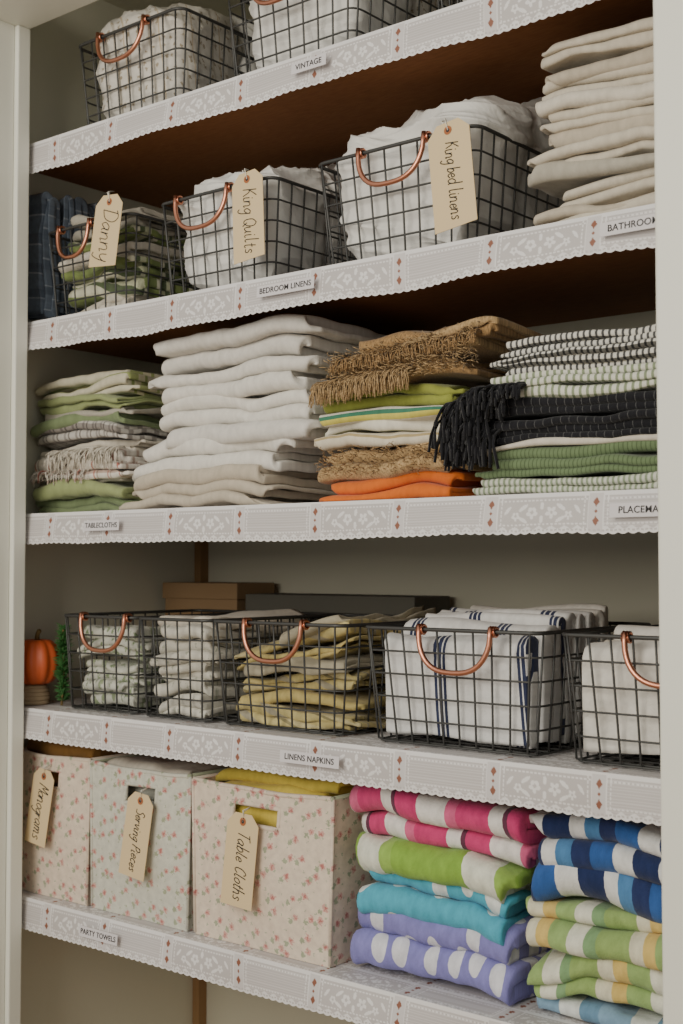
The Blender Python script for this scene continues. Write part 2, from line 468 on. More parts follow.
for i,z in enumerate((S1,S2,S3,S4,S5)): shelf('shelf',z,40+i*9)

label_m = newmat('label_card', srgb((210,206,209)), .6)
def text_obj(body, size, parent, M, mat, shear=0, off=0, spacing=1, name='text'):
    c=bpy.data.curves.new(name,'FONT'); c.body=body; c.size=size; c.align_x='CENTER'; c.align_y='CENTER'
    c.shear=shear; c.offset=off; c.extrude=.0001; c.space_character=spacing; c.materials.append(mat)
    o=bpy.data.objects.new(name,c); bpy.context.collection.objects.link(o); o.parent=parent
    o.matrix_local=M; return o
def label(body, x, z, w):
    e=empty('shelf_label',(x,-.0145,z-.025)); e.rotation_euler=(math.radians(-4),0,0)
    m=MB(); m.box((-w/2,-.0004,-.0085),(w/2,.0004,.0085),label_m)
    m.obj('card',e)
    M=Matrix(((1,0,0,0),(0,0,-1,-.0008),(0,1,0,0),(0,0,0,1)))
    text_obj(body,.0118,e,M,ink,off=.0001,spacing=1.03)
label('VINTAGE',.665,S1,.066); label('BEDROOM LINENS',.62,S2,.112); label('BATHROOM',1.175,S2,.088)
label('TABLECLOTHS',.215,S3,.088); label('PLACEMATS',1.185,S3,.088); label('LINENS NAPKINS',.667,S4,.11); label('PARTY TOWELS',.215,S5,.094)

# ------------------------------------------------------------------ handwriting strokes
G={'a':[[(.8,.9),(.4,1),(0,.5),(.3,0),(.8,.5),(.8,.95),(.8,.1),(1,0)]],
'n':[[(0,1),(0,0),(.1,.7),(.45,1),(.7,.7),(.7,0),(.95,.1)]],
'y':[[(0,1),(.1,.3),(.4,.1),(.75,.5),(.8,1),(.75,0),(.5,-.9),(.1,-.8)]],
'i':[[(.1,1),(.1,.2),(.3,0),(.5,.1)],[(.15,1.42),(.2,1.5)]],
'g':[[(.75,.9),(.4,1),(0,.5),(.3,.05),(.75,.5),(.78,1),(.75,-.4),(.45,-.95),(.05,-.7)]],
'u':[[(0,1),(.05,.2),(.35,0),(.7,.4),(.75,1),(.75,.2),(.95,0)]],
'l':[[(.15,2),(.1,.3),(.3,0),(.5,.15)]],
't':[[(.3,1.8),(.25,.3),(.45,0),(.7,.15)],[(0,1.15),(.6,1.22)]],
's':[[(.65,.85),(.35,1),(.1,.75),(.55,.4),(.5,.05),(.05,.1)]],
'b':[[(.05,2),(.05,0),(.1,.6),(.45,1),(.75,.5),(.45,0),(.08,.1)]],
'e':[[(.05,.5),(.7,.6),(.5,1),(.1,.75),(.1,.2),(.45,0),(.8,.25)]],
'd':[[(.75,.9),(.35,1),(0,.5),(.3,0),(.75,.4),(.8,2),(.78,.2),(.95,0)]],
'o':[[(.4,1),(0,.6),(.2,.05),(.65,.2),(.7,.8),(.35,1)]],
'r':[[(0,1),(.05,0),(.1,.6),(.35,.95),(.65,.85)]],
'v':[[(0,1),(.35,0),(.7,1)]],
'c':[[(.7,.85),(.35,1),(0,.5),(.3,0),(.75,.2)]],
'h':[[(.05,2),(.05,0),(.1,.7),(.45,1),(.7,.6),(.7,0),(.9,.1)]],
'm':[[(0,1),(0,0),(.1,.8),(.35,1),(.5,.6),(.5,0),(.6,.8),(.85,1),(1,.6),(1,0),(1.2,.1)]],
'K':[[(.1,2),(.05,0)],[(1,2),(.15,.95),(.5,.9),(1.05,0)]],
'D':[[(.2,1.9),(.1,0)],[(-.1,1.8),(.6,2),(1.2,1.3),(1.0,.3),(.1,0)]],
'Q':[[(.6,2),(.05,1.4),(.15,.3),(.7,0),(1.15,.7),(1.1,1.6),(.6,2)],[(.6,.5),(1.2,-.2)]],
'S':[[(.95,1.7),(.5,2),(.15,1.5),(.75,.9),(.7,.15),(.05,.15)]],
'P':[[(.15,1.9),(.1,0)],[(0,1.8),(.6,2),(1,1.5),(.6,1),(.15,1)]],
'T':[[(.5,1.95),(.45,0)],[(0,1.85),(1.05,2)]],
'M':[[(.05,0),(.2,2),(.6,.7),(1.05,2),(1.2,0)]],
'C':[[(1,1.6),(.6,2),(.1,1.3),(.2,.3),(.6,0),(1.05,.4)]]}
def crom(P,n=5):
    P=[P[0]]+list(P)+[P[-1]]; out=[]
    for i in range(1,len(P)-2):
        p0,p1,p2,p3=[np.array(q,float) for q in P[i-1:i+3]]
        for k in range(n):
            t=k/n; out.append(.5*((2*p1)+(-p0+p2)*t+(2*p0-5*p1+4*p2-p3)*t*t+(-p0+3*p1-3*p2+p3)*t**3))
    out.append(np.array(P[-2],float)); return out
def handwrite(parent, body, w, h):
    rg=random.Random(len(body)+7); x=0; strokes=[]
    for ch in body:
        if ch==' ': x+=.7; continue
        g=G[ch]; mxx=max(p[0] for s in g for p in s)
        jy=rg.uniform(-.08,.08); sc=rg.uniform(.92,1.08)
        for s in g: strokes.append([(x+p[0]*sc+.28*p[1],p[1]*sc+jy) for p in crom(s)])
        x+=mxx*sc+.2
    L=h*.74; k=min(L/x, w*.30)
    ky=min(k*1.35,w*.28); m=MB()
    for s in strokes:
        pts=[((p[1]-.6)*ky, -.0007, -h*.19-(p[0])*k) for p in s]
        m.tube(pts,.00075,ink,seg=4)
    m.obj('handwriting',parent)

# ------------------------------------------------------------------ wire baskets
def rrect(hw,hd,r,z,n=5):
    pts=[]
    for cx_,cy_,a0 in ((hw-r,-hd+r,-90),(hw-r,hd-r,0),(-hw+r,hd-r,90),(-hw+r,-hd+r,180)):
        for q in range(n):
            a=math.radians(a0+90*q/(n-1)); pts.append((cx_+r*math.cos(a),cy_+r*math.sin(a),z))
    return pts

def tag(parent, x, y, ztop, w, h, body, tilt, size, hang):
    t=empty('paper_tag'); t.parent=parent; t.location=(x,y,ztop); t.rotation_euler=(math.radians(-4),math.radians(tilt),0)
    m=MB(); c=w*.24
    pts=[(-w/2+c,0),(w/2-c,0),(w/2,-c),(w/2,-h),(-w/2,-h),(-w/2,-c)]
    V=[(p[0],-.0004,p[1]) for p in pts]+[(p[0],.0004,p[1]) for p in pts]
    F=[tuple(range(6)),tuple(range(11,5,-1))]+[(i,(i+6),(i+1)%6+6,(i+1)%6) for i in range(6)]
    m.add(V,F,manila,smooth=False)
    n=20
    V=[];F=[]
    for i in range(n):
        a=2*math.pi*i/n
        V+= [(.0028*math.cos(a),-.0009,-.012+.0028*math.sin(a)),(.0062*math.cos(a),-.0009,-.012+.0062*math.sin(a))]
    for i in range(n): F.append((2*i,2*i+1,(2*i+3)%(2*n),(2*i+2)%(2*n)))
    m.add(V,F,ring_m,smooth=False)
    m.add([(.0028*math.cos(2*math.pi*i/n),-.0008,-.012+.0028*math.sin(2*math.pi*i/n)) for i in range(n)],[tuple(range(n))],ink,smooth=False)
    hx,hy,hz = hang
    m.tube([(0,-.001,-.012),(hx*.3+.002,-.003,hz*.4),(hx,hy,hz)],.0009,string_m)
    m.tube([(0,.001,-.012),(hx*.6-.004,.002,hz*.5),(hx,hy,hz)],.0009,string_m)
    m.obj('card',t)
    handwrite(t,body,w,h)

def basket(x0,x1,yf,z0,h=.162,d=.33,seed=0,hx=0,hw=.058,tg=None,rot=0,handle=True):
    w=x1-x0; e=empty('wire_basket',((x0+x1)/2,yf+d/2,z0)); e.rotation_euler=(0,0,rot)
    m=MB(); HW,HD=w/2,d/2; tp=.90
    def sc(z): return tp+(1-tp)*(z/h)
    nz=6
    for i in range(nz):
        z=.0035+(h-.0035)*i/(nz-1); s=sc(z)
        last=i==nz-1
        m.tube(rrect(HW*s,HD-(1-s)*HW,.018,z),.0028 if last else .0015,wire_m,seg=8 if last else 6,closed=True)
    nxv=max(5,int(round((w-.03)/.029)))
    for i in range(nxv+1):
        f=-1+2*i/nxv; xt=f*(HW-.012)
        def yy(z): return HD-(1-sc(z))*HW
        pts=[(xt,-yy(h),h),(xt*tp,-yy(0)-.0,.006),(xt*tp,-yy(0)+.006,.002),(xt*tp,yy(0)-.006,.002),(xt*tp,yy(0),.006),(xt,yy(h),h)]
        P2=[]
        for a,b in zip(pts[:-1],pts[1:]):
            for q in range(3): P2.append([a[k]+(b[k]-a[k])*q/3 for k in range(3)])
        P2.append(pts[-1]); m.tube(P2,.0015,wire_m)
    nyv=int(round((d-.03)/.03))
    for i in range(nyv+1):
        f=-1+2*i/nyv; y=f*(HD-.014)
        pts=[(-HW,y,h),(-HW*tp,y*.96,.005),(HW*tp,y*.96,.005),(HW,y,h)]
        for a,b in zip(pts[:-1],pts[1:]):
            m.tube([a,[(a[k]+b[k])/2 for k in range(3)],b],.0015,wire_m)
    m.obj('wire_frame',e)
    if handle:
        c=MB(); pts=[]
        n=22; drop=.062
        for i in range(n+1):
            a=math.pi*i/n
            x=-hw*math.copysign(abs(math.cos(a))**.75,math.cos(a)); z=-drop*math.sin(a)**.8
            pts.append((hx+x,-HD-.006+.17*z*.9*.6,h+z+.006))
        c.tube(pts,.0038,copper,seg=10)
        for sx in (-1,1):
            for q in range(3):
                cx_=hx+sx*hw+(q-1)*.0038
                c.tube([(cx_,-HD+.0062*math.cos(a),h+.0062*math.sin(a)) for a in np.linspace(0,2*math.pi,13)[:-1]],.0019,copper,closed=True)
        c.obj('copper_handle',e)
    if tg:
        tx,tz,tw,th_,body,tilt,size=tg
        tag(e,hx+tx,-HD-.022,h+tz,tw,th_,body,tilt,size,(-.012 if tx>hw else .0,.016,.012))
    return e

F_=fabric
white = F_('white_linen',(222,218,210)); white2=F_('white_cotton',(214,210,203)); offw=F_('offwhite_linen',(212,204,190))
satin = F_('white_satin',(220,218,213),rough=.7,spec=.25,wrinkle=.7,fine=.2,mottle=.05); satin2=F_('pearl_satin',(212,209,204),rough=.7,spec=.25,wrinkle=.7,fine=.2,mottle=.05)
beige=F_('beige_linen',(204,195,179)); beige2=F_('oat_linen',(190,179,162)); graylin=F_('gray_linen',(176,170,157))
vint=F_('vintage_print',(214,212,206),stripes=[(0,(214,209,200)),(.42,(188,181,168)),(.5,(214,209,200)),(.7,(196,180,154)),(.74,(214,209,200))],axis=0,period=.07,blots=[(55,.16,(164,152,132),.3)],skew=.15)
greenA=F_('green_towel',(150,160,112)); greenB=F_('sage_towel',(124,138,102)); 
greencream=F_('green_cream',(170,180,120),stripes=[(0,(162,172,114)),(.35,(210,203,174)),(.6,(148,158,100)),(.7,(204,198,176))],axis=1,period=.07)
greenwhite=F_('green_white_print',(208,208,196),blots=[(45,.22,(150,162,130),.2),(70,.16,(128,144,112),.7)])
rollwhite=F_('white_print',(212,208,196),blots=[(60,.14,(170,172,156),.4)])
plaid=F_('gray_plaid',(196,192,190),stripes=[(0,(196,191,184)),(.5,(154,148,144)),(.7,(196,191,184)),(.86,(130,124,120))],axis=0,period=.028,cross=(1,.028,[(0,(255,255,255)),(.6,(190,186,186))]))
redplaid=F_('red_white_plaid',(216,210,204),stripes=[(0,(218,211,201)),(.7,(186,120,108)),(.78,(218,211,201)),(.9,(174,160,150))],axis=0,period=.035,cross=(1,.03,[(0,(255,255,255)),(.8,(214,196,190))]))
denim=F_('denim',(92,104,120),stripes=[(0,(104,114,128)),(.6,(144,150,158)),(.66,(92,102,116))],axis=1,period=.05,mottle=.25)
green_rowB=F_('olive_stripe',(120,140,80),stripes=[(0,(122,136,84)),(.3,(206,203,180)),(.45,(92,104,76)),(.6,(190,192,160)),(.8,(132,146,88))],axis=1,period=.06,skew=.1)
burlap=F_('burlap',(174,140,98),fine=1,mottle=.55,fscale=260,mscale=420); burlap2=F_('burlap_tan',(190,160,118),fine=1,mottle=.5,fscale=260,mscale=420)
orange=F_('orange_cloth',(216,112,46)); limeg=F_('lime_cloth',(148,154,74)); 
ystripe=F_('yellow_green_stripe',(222,220,206),stripes=[(0,(222,217,202)),(.35,(206,196,100)),(.5,(70,124,100)),(.6,(222,217,202)),(.8,(124,148,80)),(.88,(222,217,202))],axis=1,period=.03)
ivorytex=F_('ivory_tweed',(214,206,188),stripes=[(0,(214,204,184)),(.8,(180,160,120))],axis=1,period=.012)
bwcheck=F_('bw_check',(200,200,196),stripes=[(0,(212,209,200)),(.60,(84,84,84))],axis=0,period=.0085,cross=(1,.0085,[(0,(255,255,255)),(.60,(120,120,120))]),mottle=.05)
gwcheck=F_('greenwhite_check',(200,204,190),stripes=[(0,(214,213,200)),(.6,(138,148,122))],axis=0,period=.010,cross=(1,.010,[(0,(255,255,255)),(.6,(176,180,172))]),mottle=.05)
blackm=F_('black_woven',(34,35,40),stripes=[(0,(36,36,40)),(.9,(105,105,105)),(.95,(36,36,40))],axis=0,period=.012,cross=(1,.02,[(0,(255,255,255)),(.9,(240,240,240))]),fine=1)
blackp=F_('black_yarn',(32,32,36)); 
gmat=F_('green_mat',(104,124,86),stripes=[(0,(110,128,94)),(.75,(88,104,74))],axis=0,period=.006)
gwmat=F_('green_white_mat',(200,206,190),stripes=[(0,(208,209,195)),(.55,(142,154,128))],axis=0,period=.0075)
must=F_('mustard_print',(200,186,120),stripes=[(0,(198,182,126)),(.4,(176,168,146)),(.5,(206,191,134)),(.8,(150,140,104)),(.85,(200,187,142))],axis=1,period=.05,mottle=.25,skew=.2)
must2=F_('yellow_linen',(202,184,122),mottle=.25); khaki=F_('khaki_linen',(176,168,146))
navyst=F_('white_navy_stripe',(216,218,224),stripes=[(0,(220,219,217)),(.44,(54,60,86)),(.475,(220,219,217)),(.49,(54,60,86)),(.535,(220,219,217)),(.55,(54,60,86)),(.585,(220,219,217))],axis=0,period=.135,skew=.08)
T_=dict(fine=1.0,fscale=600,wrinkle=.6,mottle=.2)
pink=F_('pink_towel',(214,54,120),stripes=[(0,(206,70,122)),(.3,(228,224,220)),(.42,(104,60,80)),(.46,(206,70,122)),(.66,(230,226,222)),(.9,(216,104,144))],axis=0,period=.18,skew=.16,**T_)
lime=F_('lime_towel',(132,190,50),stripes=[(0,(138,178,76)),(.62,(226,228,212)),(.88,(152,188,92))],axis=0,period=.19,skew=.22,**T_)
turq=F_('turquoise_towel',(84,174,200),dots=(.046,.27,(222,226,224)),**T_)
peri=F_('periwinkle_towel',(136,133,196),dots=(.042,.27,(220,220,228)),**T_)
bluew=F_('blue_white_towel',(36,84,170),stripes=[(0,(54,94,158)),(.2,(226,227,226)),(.38,(42,54,94)),(.6,(226,227,226)),(.72,(82,132,180)),(.85,(46,58,100))],axis=0,period=.17,skew=.2,**T_)
greeny=F_('green_cream_towel',(150,186,90),stripes=[(0,(150,176,108)),(.28,(222,217,192)),(.42,(216,188,112)),(.55,(152,180,114)),(.75,(226,225,208)),(.9,(132,166,120))],axis=0,period=.15,skew=.22,**T_)
bluest=F_('blue_pale_towel',(130,170,200),stripes=[(0,(132,164,190)),(.4,(222,225,222)),(.7,(108,144,172))],axis=0,period=.1,skew=.2,**T_)

# --- shelf 1 baskets
VU={'amp':.006,'wr':.003,'yw':.005,'cr':.004,'low':.008}
def vinbasket(x0,x1,ma,mb_,seed):
    basket(x0,x1,.03,S1,hx=-.008)
    m=MB(); bunch(m,x0+.014,x1-.014,.042,.22,S1+.004,.185,.215,ma,seed)
    bunch(m,x0+.014,x1-.014,.20,.345,S1+.004,.21,.225,mb_,seed+4); m.obj('vintage_linens')
vinbasket(.085,.350,vint,satin,3)
vinbasket(.445,.715,satin,vint,5)
vinbasket(.84,1.09,satin,satin2,6)

# --- shelf 2
m=MB(); upright(m,-.07,-.012,.035,S2+.002,[(.05,4,.235,denim,VU),(.05,4,.25,denim,VU),(.05,4,.24,denim,VU)],9); m.obj('folded_denim')
basket(.004,.232,.03,S2,seed=1,hx=-.028,hw=.042,tg=(.116,.030,.068,.122,'Danny',5,.034))
Bk={'amp':.008,'wr':.005,'fv':.025,'yw':.007,'ev':.010,'cr':.004,'tv':.5}
stack('striped_linens',.030,.208,.052,S2+.004,[(.035,4,offw,Bk),(.03,2,green_rowB,Bk),(.035,4,green_rowB,Bk),(.03,2,offw,Bk),(.03,4,green_rowB,Bk),(.036,4,graylin,Bk)],21,depth=.27,camp=.016)
basket(.300,.555,.03,S2,seed=2,hx=-.022,tg=(.116,.008,.064,.14,'King Quilts',-6,.026))
m=MB(); bunch(m,.313,.543,.042,.20,S2+.004,.198,.230,satin,33); bunch(m,.313,.545,.18,.345,S2+.004,.240,.262,satin2,37,over=.012); m.obj('folded_quilts')
basket(.640,.925,.03,S2,seed=3,hx=.002,tg=(.108,.004,.068,.15,'King bed linens',-8,.024))
m=MB(); bunch(m,.653,.912,.042,.20,S2+.004,.202,.246,satin,44); bunch(m,.668,.918,.18,.345,S2+.004,.255,.277,satin,48,over=.014); m.obj('folded_bed_linens')
bt=[]
for i,(h,n,mm) in enumerate([(.022,4,beige),(.02,2,beige2),(.026,4,beige),(.018,2,graylin),(.024,4,beige),(.022,2,beige2),(.022,4,beige),(.02,2,offw),(.022,4,beige),(.02,2,beige2),(.022,4,beige)]):
    rr=random.Random(i); bt.append((h,n,mm,{'dx':rr.uniform(-.012,.012),'dy':rr.uniform(-.008,.01),'amp':.007,'wr':.0028,'ev':.011,'fv':.02,'cr':.0014,'tv':.45,'rot':rr.uniform(-.04,.04)}))
stack('folded_bath_towels',1.012,1.33,.05,S2+.001,bt,51,depth=.34,camp=.014)

# --- shelf 3
def O(i,**k):
    r=random.Random(i*7+1); d={'dx':r.uniform(-.014,.014),'dy':r.uniform(-.004,.014),'amp':.007,'wr':.0035,'fv':.02,'ev':.011,'yw':.006,'tv':.45,'rot':r.uniform(-.05,.05),'cr':.002}; d.update(k); return d
mb=MB()
stack('x',-.046,.195,.045,S3+.001,[(.024,4,greenB,O(1)),(.022,2,greenA,O(2)),(.012,2,graylin,O(12)),(.020,4,redplaid,O(3)),(.020,2,redplaid,O(4)),(.022,4,offw,O(5)),(.022,4,plaid,O(6)),(.016,2,greenB,O(7)),(.014,2,graylin,O(13)),(.020,4,greenA,O(8)),(.024,4,greencream,O(9)),(.014,2,greencream,O(10))],61,depth=.3,mb=mb,camp=.01)
fringe(mb,.01,.195,.043,S3+.110,.032,150,offw,5,r=.0010)
fringe(mb,-.03,.12,.043,S3+.075,.020,60,redplaid,6,r=.0009)
mb.obj('folded_dish_towels')
Wt={'amp':.011,'wr':.003,'fv':.032,'ev':.018,'yw':.008,'tv':.6,'cr':.002}
mb=MB()
stack('x',.222,.53,.034,S3+.001,[(.055,6,beige2,dict(Wt,dx=0)),(.046,4,white,dict(Wt,dx=.005))],71,depth=.38,mb=mb,camp=.006)
stack('x',.290,.60,.04,S3+.100,[(.038,2,white2,dict(Wt,dx=.01)),(.046,4,white,dict(Wt)),(.052,4,white,dict(Wt,dx=-.004)),(.056,4,white2,dict(Wt,dx=.006,tilt=.05))],72,depth=.38,mb=mb,camp=.018)
mb.obj('folded_tablecloths')
mb=MB()
Bm={'wr':.004,'amp':.007,'fv':.025,'yw':.007,'ev':.012,'tv':.4}
stack('x',.635,.88,.038,S3+.001,[(.036,4,orange,dict(Bm,dx=.006,dw=-.03)),(.042,4,burlap2,dict(Bm,dx=-.004)),(.018,2,ivorytex,dict(Bm)),(.016,2,ystripe,dict(Bm,dx=-.004)),(.018,2,ystripe,dict(Bm,dx=.004)),(.024,4,limeg,dict(Bm,dx=-.012)),(.028,4,burlap,dict(Bm,tilt=.06,dx=.012)),(.022,4,burlap2,dict(Bm,tilt=.09,dx=.038,dw=.01)),(.016,2,burlap,dict(Bm,tilt=.08,dx=.062,dw=-.03))],81,depth=.3,mb=mb)
fringe(mb,.635,.81,.036,S3+.176,.030,420,burlap2,7,r=.0007,dxz=.010)
fringe(mb,.67,.92,.040,S3+.205,.018,260,burlap,8,r=.0007,dxz=.020)
fuzz(mb,.66,.92,.040,S3+.160,S3+.215,900,burlap2,9,dz=.020)
fuzz(mb,.65,.88,.036,S3+.040,S3+.078,300,burlap,10)
mb.obj('folded_burlap_runners')
mb=MB()
Km={'wr':.002,'amp':.004,'fv':.010,'yw':.003,'ev':.007}
stack('x',.925,1.30,.03,S3+.001,[(.022,4,gwmat,dict(Km)),(.022,4,gmat,dict(Km,dx=.008)),(.016,2,gmat,dict(Km,dx=.014)),(.008,2,offw,dict(Km,dx=-.005)),(.02,4,blackm,dict(Km,dx=-.007)),(.012,2,blackm,dict(Km)),(.02,4,blackm,dict(Km,dx=.0)),(.014,2,gwcheck,dict(Km,dx=.03)),(.02,4,gwcheck,dict(Km,dx=.02)),(.018,4,bwcheck,dict(Km,dx=.045)),(.018,4,bwcheck,dict(Km,dx=.04)),(.012,2,bwcheck,dict(Km,dx=.048))],91,depth=.3,mb=mb,camp=.012)
for q,(a,b,zz,ln) in enumerate(((.875,.945,.128,.055),(.875,.95,.108,.06),(.885,.955,.088,.045),(.90,.98,.138,.035),(.92,1.0,.142,.02))):
    fringe(mb,a,b,.028,S3+zz,ln,60,blackp,70+q,r=.0022,out=.02)
mb.obj('folded_placemats')

# --- shelf 4
mb=MB()
def ribbed(mb,c,r,hz,mat,ribs=10,depth=.10):
    nu,nv=80,24; V=[];F=[]
    for j in range(nv+1):
        ph=math.pi*j/nv
        for i in range(nu):
            a=2*math.pi*i/nu; k=1-depth*abs(math.cos(ribs*a/2))**3
            rr=r*math.sin(ph)**.85*k; z=hz*math.cos(ph)*(1-.22*math.exp(-(math.sin(ph)/.35)**2))
            V.append((c[0]+rr*math.cos(a),c[1]+rr*math.sin(a),c[2]+z))
    for j in range(nv):
        for i in range(nu): F.append((j*nu+i,(j+1)*nu+i,(j+1)*nu+(i+1)%nu,j*nu+(i+1)%nu))
    mb.add(V,F,mat)
pump=newmat('pumpkin_skin',srgb((204,94,52)),.45); pale=newmat('straw_base',srgb((168,146,116)),.8); stem=newmat('stem',srgb((120,100,60)),.8)
for q,(zz,rr) in enumerate(((.004,.024),(.011,.025),(.018,.024),(.025,.022),(.031,.019))):
    mb.tube([(-.042+rr*math.cos(a),.05+rr*math.sin(a),S4+zz) for a in np.linspace(0,2*math.pi,28)[:-1]],.0045,pale,closed=True)
ribbed(mb,(-.036,.05,S4+.076),.044,.046,pump)
mb.tube([(-.036,.05,S4+.108),(-.034,.05,S4+.124),(-.026,.048,S4+.132)],[.006,.004,.0045],stem,seg=7)
mb.obj('decorative_pumpkin')
mb=MB(); leaf=newmat('tinsel_green',srgb((76,128,72)),.5); rg=random.Random(4)
mb.tube([(.024,.060,S4+.001),(.026,.062,S4+.05),(.022,.064,S4+.1),(.026,.060,S4+.135)],.0022,stem)
for i in range(420):
    z=S4+.008+.128*rg.random(); a=rg.uniform(0,6.28); l=rg.uniform(.012,.023)*(1-.3*abs(z-S4-.07)/.07)
    p=np.array([.025,.062,z]); q=p+np.array([math.cos(a)*l,math.sin(a)*l,rg.uniform(.0,.014)])
    sd=np.array([-math.sin(a),math.cos(a),.2])*.0026; mid=(p+q)/2+np.array([0,0,.002])
    mb.add([p,mid-sd,q,mid+sd],[(0,1,2,3)],leaf,smooth=False)
mb.obj('greenery_sprig')

G4={'amp':.006,'wr':.004,'fv':.018,'yw':.006,'ev':.008,'cr':.002}
basket(.058,.245,.03,S4,seed=11,hx=.024,hw=.056)
mb=MB(); stack('x',.081,.222,.050,S4+.004,[(.03,4,greenwhite,G4),(.03,4,greenwhite,G4),(.03,4,greenwhite,G4),(.03,4,greenwhite,G4),(.02,2,greenwhite,G4)],101,depth=.26,mb=mb); mb.obj('folded_napkins')
basket(.252,.418,.03,S4,seed=15,handle=False)
mb=MB(); stack('x',.275,.395,.050,S4+.004,[(.035,4,rollwhite,G4),(.035,4,rollwhite,G4),(.035,4,rollwhite,G4),(.04,4,rollwhite,G4),(.02,2,offw,G4)],102,depth=.26,mb=mb); mb.obj('folded_napkins')
basket(.425,.69,.03,S4,seed=12,hx=.004)
G5=dict(G4,amp=.010,wr=.0045,yw=.010,fv=.03,cr=.004,ev=.012)
mb=MB(); stack('x',.454,.660,.056,S4+.004,[(.028,4,must,dict(G5,tilt=.0)),(.020,2,must2,dict(G5,tilt=.03,rot=.04)),(.022,4,must,dict(G5,tilt=.07)),(.016,2,khaki,dict(G5,tilt=.11,rot=-.04)),(.022,4,must2,dict(G5,tilt=.15)),(.016,2,must,dict(G5,tilt=.19,dx=-.004)),(.020,2,khaki,dict(G5,tilt=.26,dw=-.07,dx=.035))],111,depth=.26,mb=mb); mb.obj('folded_napkins')
basket(.728,1.015,.03,S4,seed=13,hx=.018)
mb=MB(); U4={'amp':.006,'wr':.0025,'yw':.004,'cr':.004,'low':.004}
upright(mb,.755,.988,.048,S4+.004,[(.04,2,.158,navyst,U4),(.05,2,.168,navyst,U4),(.05,4,.178,navyst,U4),(.05,4,.186,navyst,U4),(.05,4,.182,white,U4)],12); mb.obj('folded_napkins')
basket(1.045,1.31,.03,S4,seed=14,hx=.020)
mb=MB(); upright(mb,1.071,1.286,.048,S4+.004,[(.05,2,.14,white,U4),(.05,4,.155,offw,U4),(.06,4,.165,white,U4),(.05,4,.165,white,U4)],13); mb.obj('folded_napkins')
card=newmat('cardboard',srgb((150,122,90)),.85); add_bump(card, 90,.2,.002,'Object')
dkc=newmat('dark_card',srgb((92,90,82)),.85)
def lidbox(a,b,h,m1):
    mb=MB(); y0,y1=.385,.485
    mb.box((a,y0,S4+.001),(b,y1,S4+h-.03),m1)
    mb.box((a-.004,y0-.004,S4+h-.032),(b+.004,y1+.004,S4+h),m1)
    o=mb.obj('cardboard_box'); bv=o.modifiers.new('b','BEVEL'); bv.width=.002; bv.segments=2
lidbox(-.06,.14,.215,card); lidbox(.17,.56,.195,dkc)

# --- shelf 5 fabric bins
flor=[(34,.18,(206,162,152),.0),(34,.08,(182,118,112),.0),(34,.14,(162,168,142),.0095),(50,.08,(172,176,152),.31)]
binA=F_('floral_cream',(220,204,186),blots=flor,wrinkle=.15,fine=.3); binB=F_('floral_gray',(204,203,190),blots=flor,wrinkle=.15,fine=.3)
lin=F_('bin_lining',(200,195,182))
def fbin(x0,x1,yf,z0,h,d,mat,tg,slot):
    e=empty('fabric_bin',((x0+x1)/2,yf,z0)); w=x1-x0; mb=MB(); t=.006; W=w/2
    sx0,sx1=slot[0],slot[1]; sz0,sz1=h-.055,h-.022
    def wx(x,z): return x*(.955+.045*z/h)
    xs=sorted(set(list(np.linspace(-W,W,17))+[sx0,sx1])); zs=sorted(set(list(np.linspace(0,h,13))+[sz0,sz1]))
    sd=x0*7
    def bow(x,z): return -.007*math.sin(math.pi*(x+W)/w)*math.sin(math.pi*z/h)+.0018*math.sin(23*x+19*z+sd)*math.sin(math.pi*(x+W)/w)
    def sag(x): return -.0045*math.sin(math.pi*(x+W)/w)+.0012*math.sin(38*x+sd)*math.sin(math.pi*(x+W)/w)
    for yo,flip in ((0,0),(t,1)):
        V=[];F=[]
        for z in zs:
            for x in xs: V.append((wx(x,z),yo+bow(x,z),z+sag(x)*(z/h)**3))
        nxs=len(xs)
        for j in range(len(zs)-1):
            for i in range(nxs-1):
                cx_=(xs[i]+xs[i+1])/2; cz=(zs[j]+zs[j+1])/2
                if sx0<cx_<sx1 and sz0<cz<sz1: continue
                q=(j*nxs+i,j*nxs+i+1,(j+1)*nxs+i+1,(j+1)*nxs+i)
                F.append(q[::-1] if flip else q)
        mb.add(V,F,mat if not flip else lin)
    def wallbox(xa,xb,ya,yb):
        V=[];
        for z in (0,h):
            for x,y in ((xa,ya),(xb,ya),(xb,yb),(xa,yb)): V.append((wx(x,z),y,z))
        V=np.array(V)
        mb.add(V,[(0,3,2,1),(4,5,6,7),(0,1,5,4),(1,2,6,5),(2,3,7,6),(3,0,4,7)],mat,np.stack([V[:,0]+V[:,1],V[:,2]],1),False)
    wallbox(-W,-W+t,.0005,d); wallbox(W-t,W,.0005,d); wallbox(-W+t,W-t,d-t,d)
    mb.box((-W*.955+t,t,0),(W*.955-t,d-t,.005),lin)
    mb.tube([(x,.002,h+sag(x)) for x in np.linspace(-W,W,17)],.0038,mat,seg=8); mb.tube([(W-t/2,0,h),(W-t/2,d,h)],.0035,mat); mb.tube([(-W+t/2,0,h),(-W+t/2,d,h)],.0035,mat)
    for s in (-1,1): mb.tube([(s*wx(W,0),0,0.003),(s*W,0,h)],.0028,mat)
    sl=[(wx(x,z),bow(x,z)+.002,z+sag(x)*(z/h)**3) for x,z in ((sx0,sz0),(sx1,sz0),(sx1,sz1),(sx0,sz1))]
    P=[]
    for a,b in zip(sl,sl[1:]+sl[:1]):
        for q in range(6): P.append([a[k]+(b[k]-a[k])*q/6 for k in range(3)])
    mb.tube(P,.0042,mat,closed=True,seg=8)
    mb.obj('bin_body',e)
    if tg:
        tx,tz,tw,th_,body,tilt,size=tg
        tag(e,tx,-.016,tz,tw,th_,body,tilt,size,(0,.012,.008))
    return e
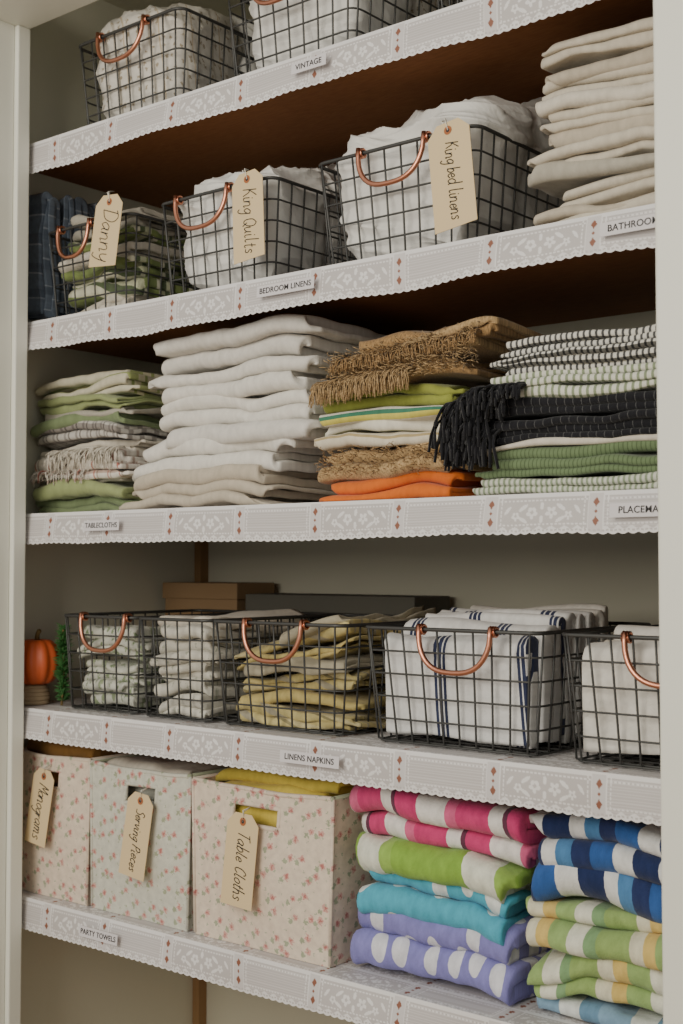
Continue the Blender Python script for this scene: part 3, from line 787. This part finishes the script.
fbin(-.07,.138,.03,S5,.245,.33,binA,(.004,.222,.056,.13,'Monograms',7,.022),(-.03,.03))
fbin(.142,.382,.03,S5,.243,.33,binB,(.024,.208,.060,.135,'Serving Pieces',6,.02),(-.03,.045))
fbin(.388,.675,.03,S5,.24,.33,binA,(-.018,.203,.064,.138,'Table Cloths',3,.02),(-.055,.04))
golden=F_('gold_cloth',(150,110,60)); yel=F_('yellow_cloth',(216,194,88)); grayc=F_('gray_cloth',(176,176,166))
GB=dict(G4,wr=.003)
mb=MB(); stack('x',-.055,.122,.050,S5+.01,[(.12,4,golden,GB),(.1,4,golden,GB),(.03,2,golden,GB)],121,depth=.27,mb=mb); mb.obj('folded_cloths')
mb=MB(); stack('x',.165,.362,.050,S5+.01,[(.12,4,grayc,GB),(.09,4,grayc,GB),(.028,2,offw,GB)],122,depth=.27,mb=mb); mb.obj('folded_cloths')
mb=MB(); stack('x',.412,.652,.050,S5+.01,[(.12,4,yel,GB),(.09,4,yel,GB),(.024,2,yel,GB),(.018,2,yel,dict(GB,dx=.01))],123,depth=.27,mb=mb); mb.obj('folded_cloths')
Tw={'amp':.012,'wr':.004,'fv':.032,'ev':.010,'yw':.007,'tv':.55,'cr':.0012}
stack('beach_towel_stack',.694,.955,.034,S5+.001,[(.078,4,peri,dict(Tw,dx=.002,dw=.005)),(.062,4,turq,dict(Tw,dx=.006,rot=.03)),(.05,2,lime,dict(Tw,dx=.002,dw=-.005,rot=-.03)),(.072,4,pink,dict(Tw,dx=.012,dw=.02))],131,depth=.34,camp=.014)
stack('beach_towel_stack',.985,1.33,.040,S5+.001,[(.03,2,bluest,dict(Tw)),(.058,4,greeny,dict(Tw,rot=.03)),(.060,4,greeny,dict(Tw,dx=-.004)),(.045,2,bluew,dict(Tw)),(.062,4,bluew,dict(Tw,dx=.004,rot=-.02))],132,depth=.34,camp=.014)

# ------------------------------------------------------------------ light, world, camera
def area(name,loc,target,size,energy,col=(1,1,1),sy=None):
    l=bpy.data.lights.new(name,'AREA'); l.size=size; l.energy=energy; l.color=col
    if sy: l.shape='RECTANGLE'; l.size_y=sy
    o=bpy.data.objects.new(name,l); bpy.context.collection.objects.link(o); o.location=loc
    d=Vector(target)-Vector(loc); o.rotation_euler=d.to_track_quat('-Z','Y').to_euler(); return o
area('room_window_light',(.8,-2.5,2.15),(.6,0,1.3),1.5,52,(1,.94,.81))
w=bpy.data.worlds.new('world'); bpy.context.scene.world=w; w.use_nodes=True
bg=w.node_tree.nodes['Background']; bg.inputs[0].default_value=(1,.975,.90,1); bg.inputs[1].default_value=.60

c=bpy.data.cameras.new('camera'); co=bpy.data.objects.new('camera',c); bpy.context.collection.objects.link(co)
co.location=(1.877,-1.42,CAMZ); co.rotation_euler=(math.radians(92.33),0,math.radians(39.3))
c.sensor_fit='VERTICAL'; c.sensor_height=36; c.lens=1300/1024*36; c.clip_start=.02
c.dof.use_dof=True; c.dof.focus_distance=1.85; c.dof.aperture_fstop=7.0
bpy.context.scene.camera=co
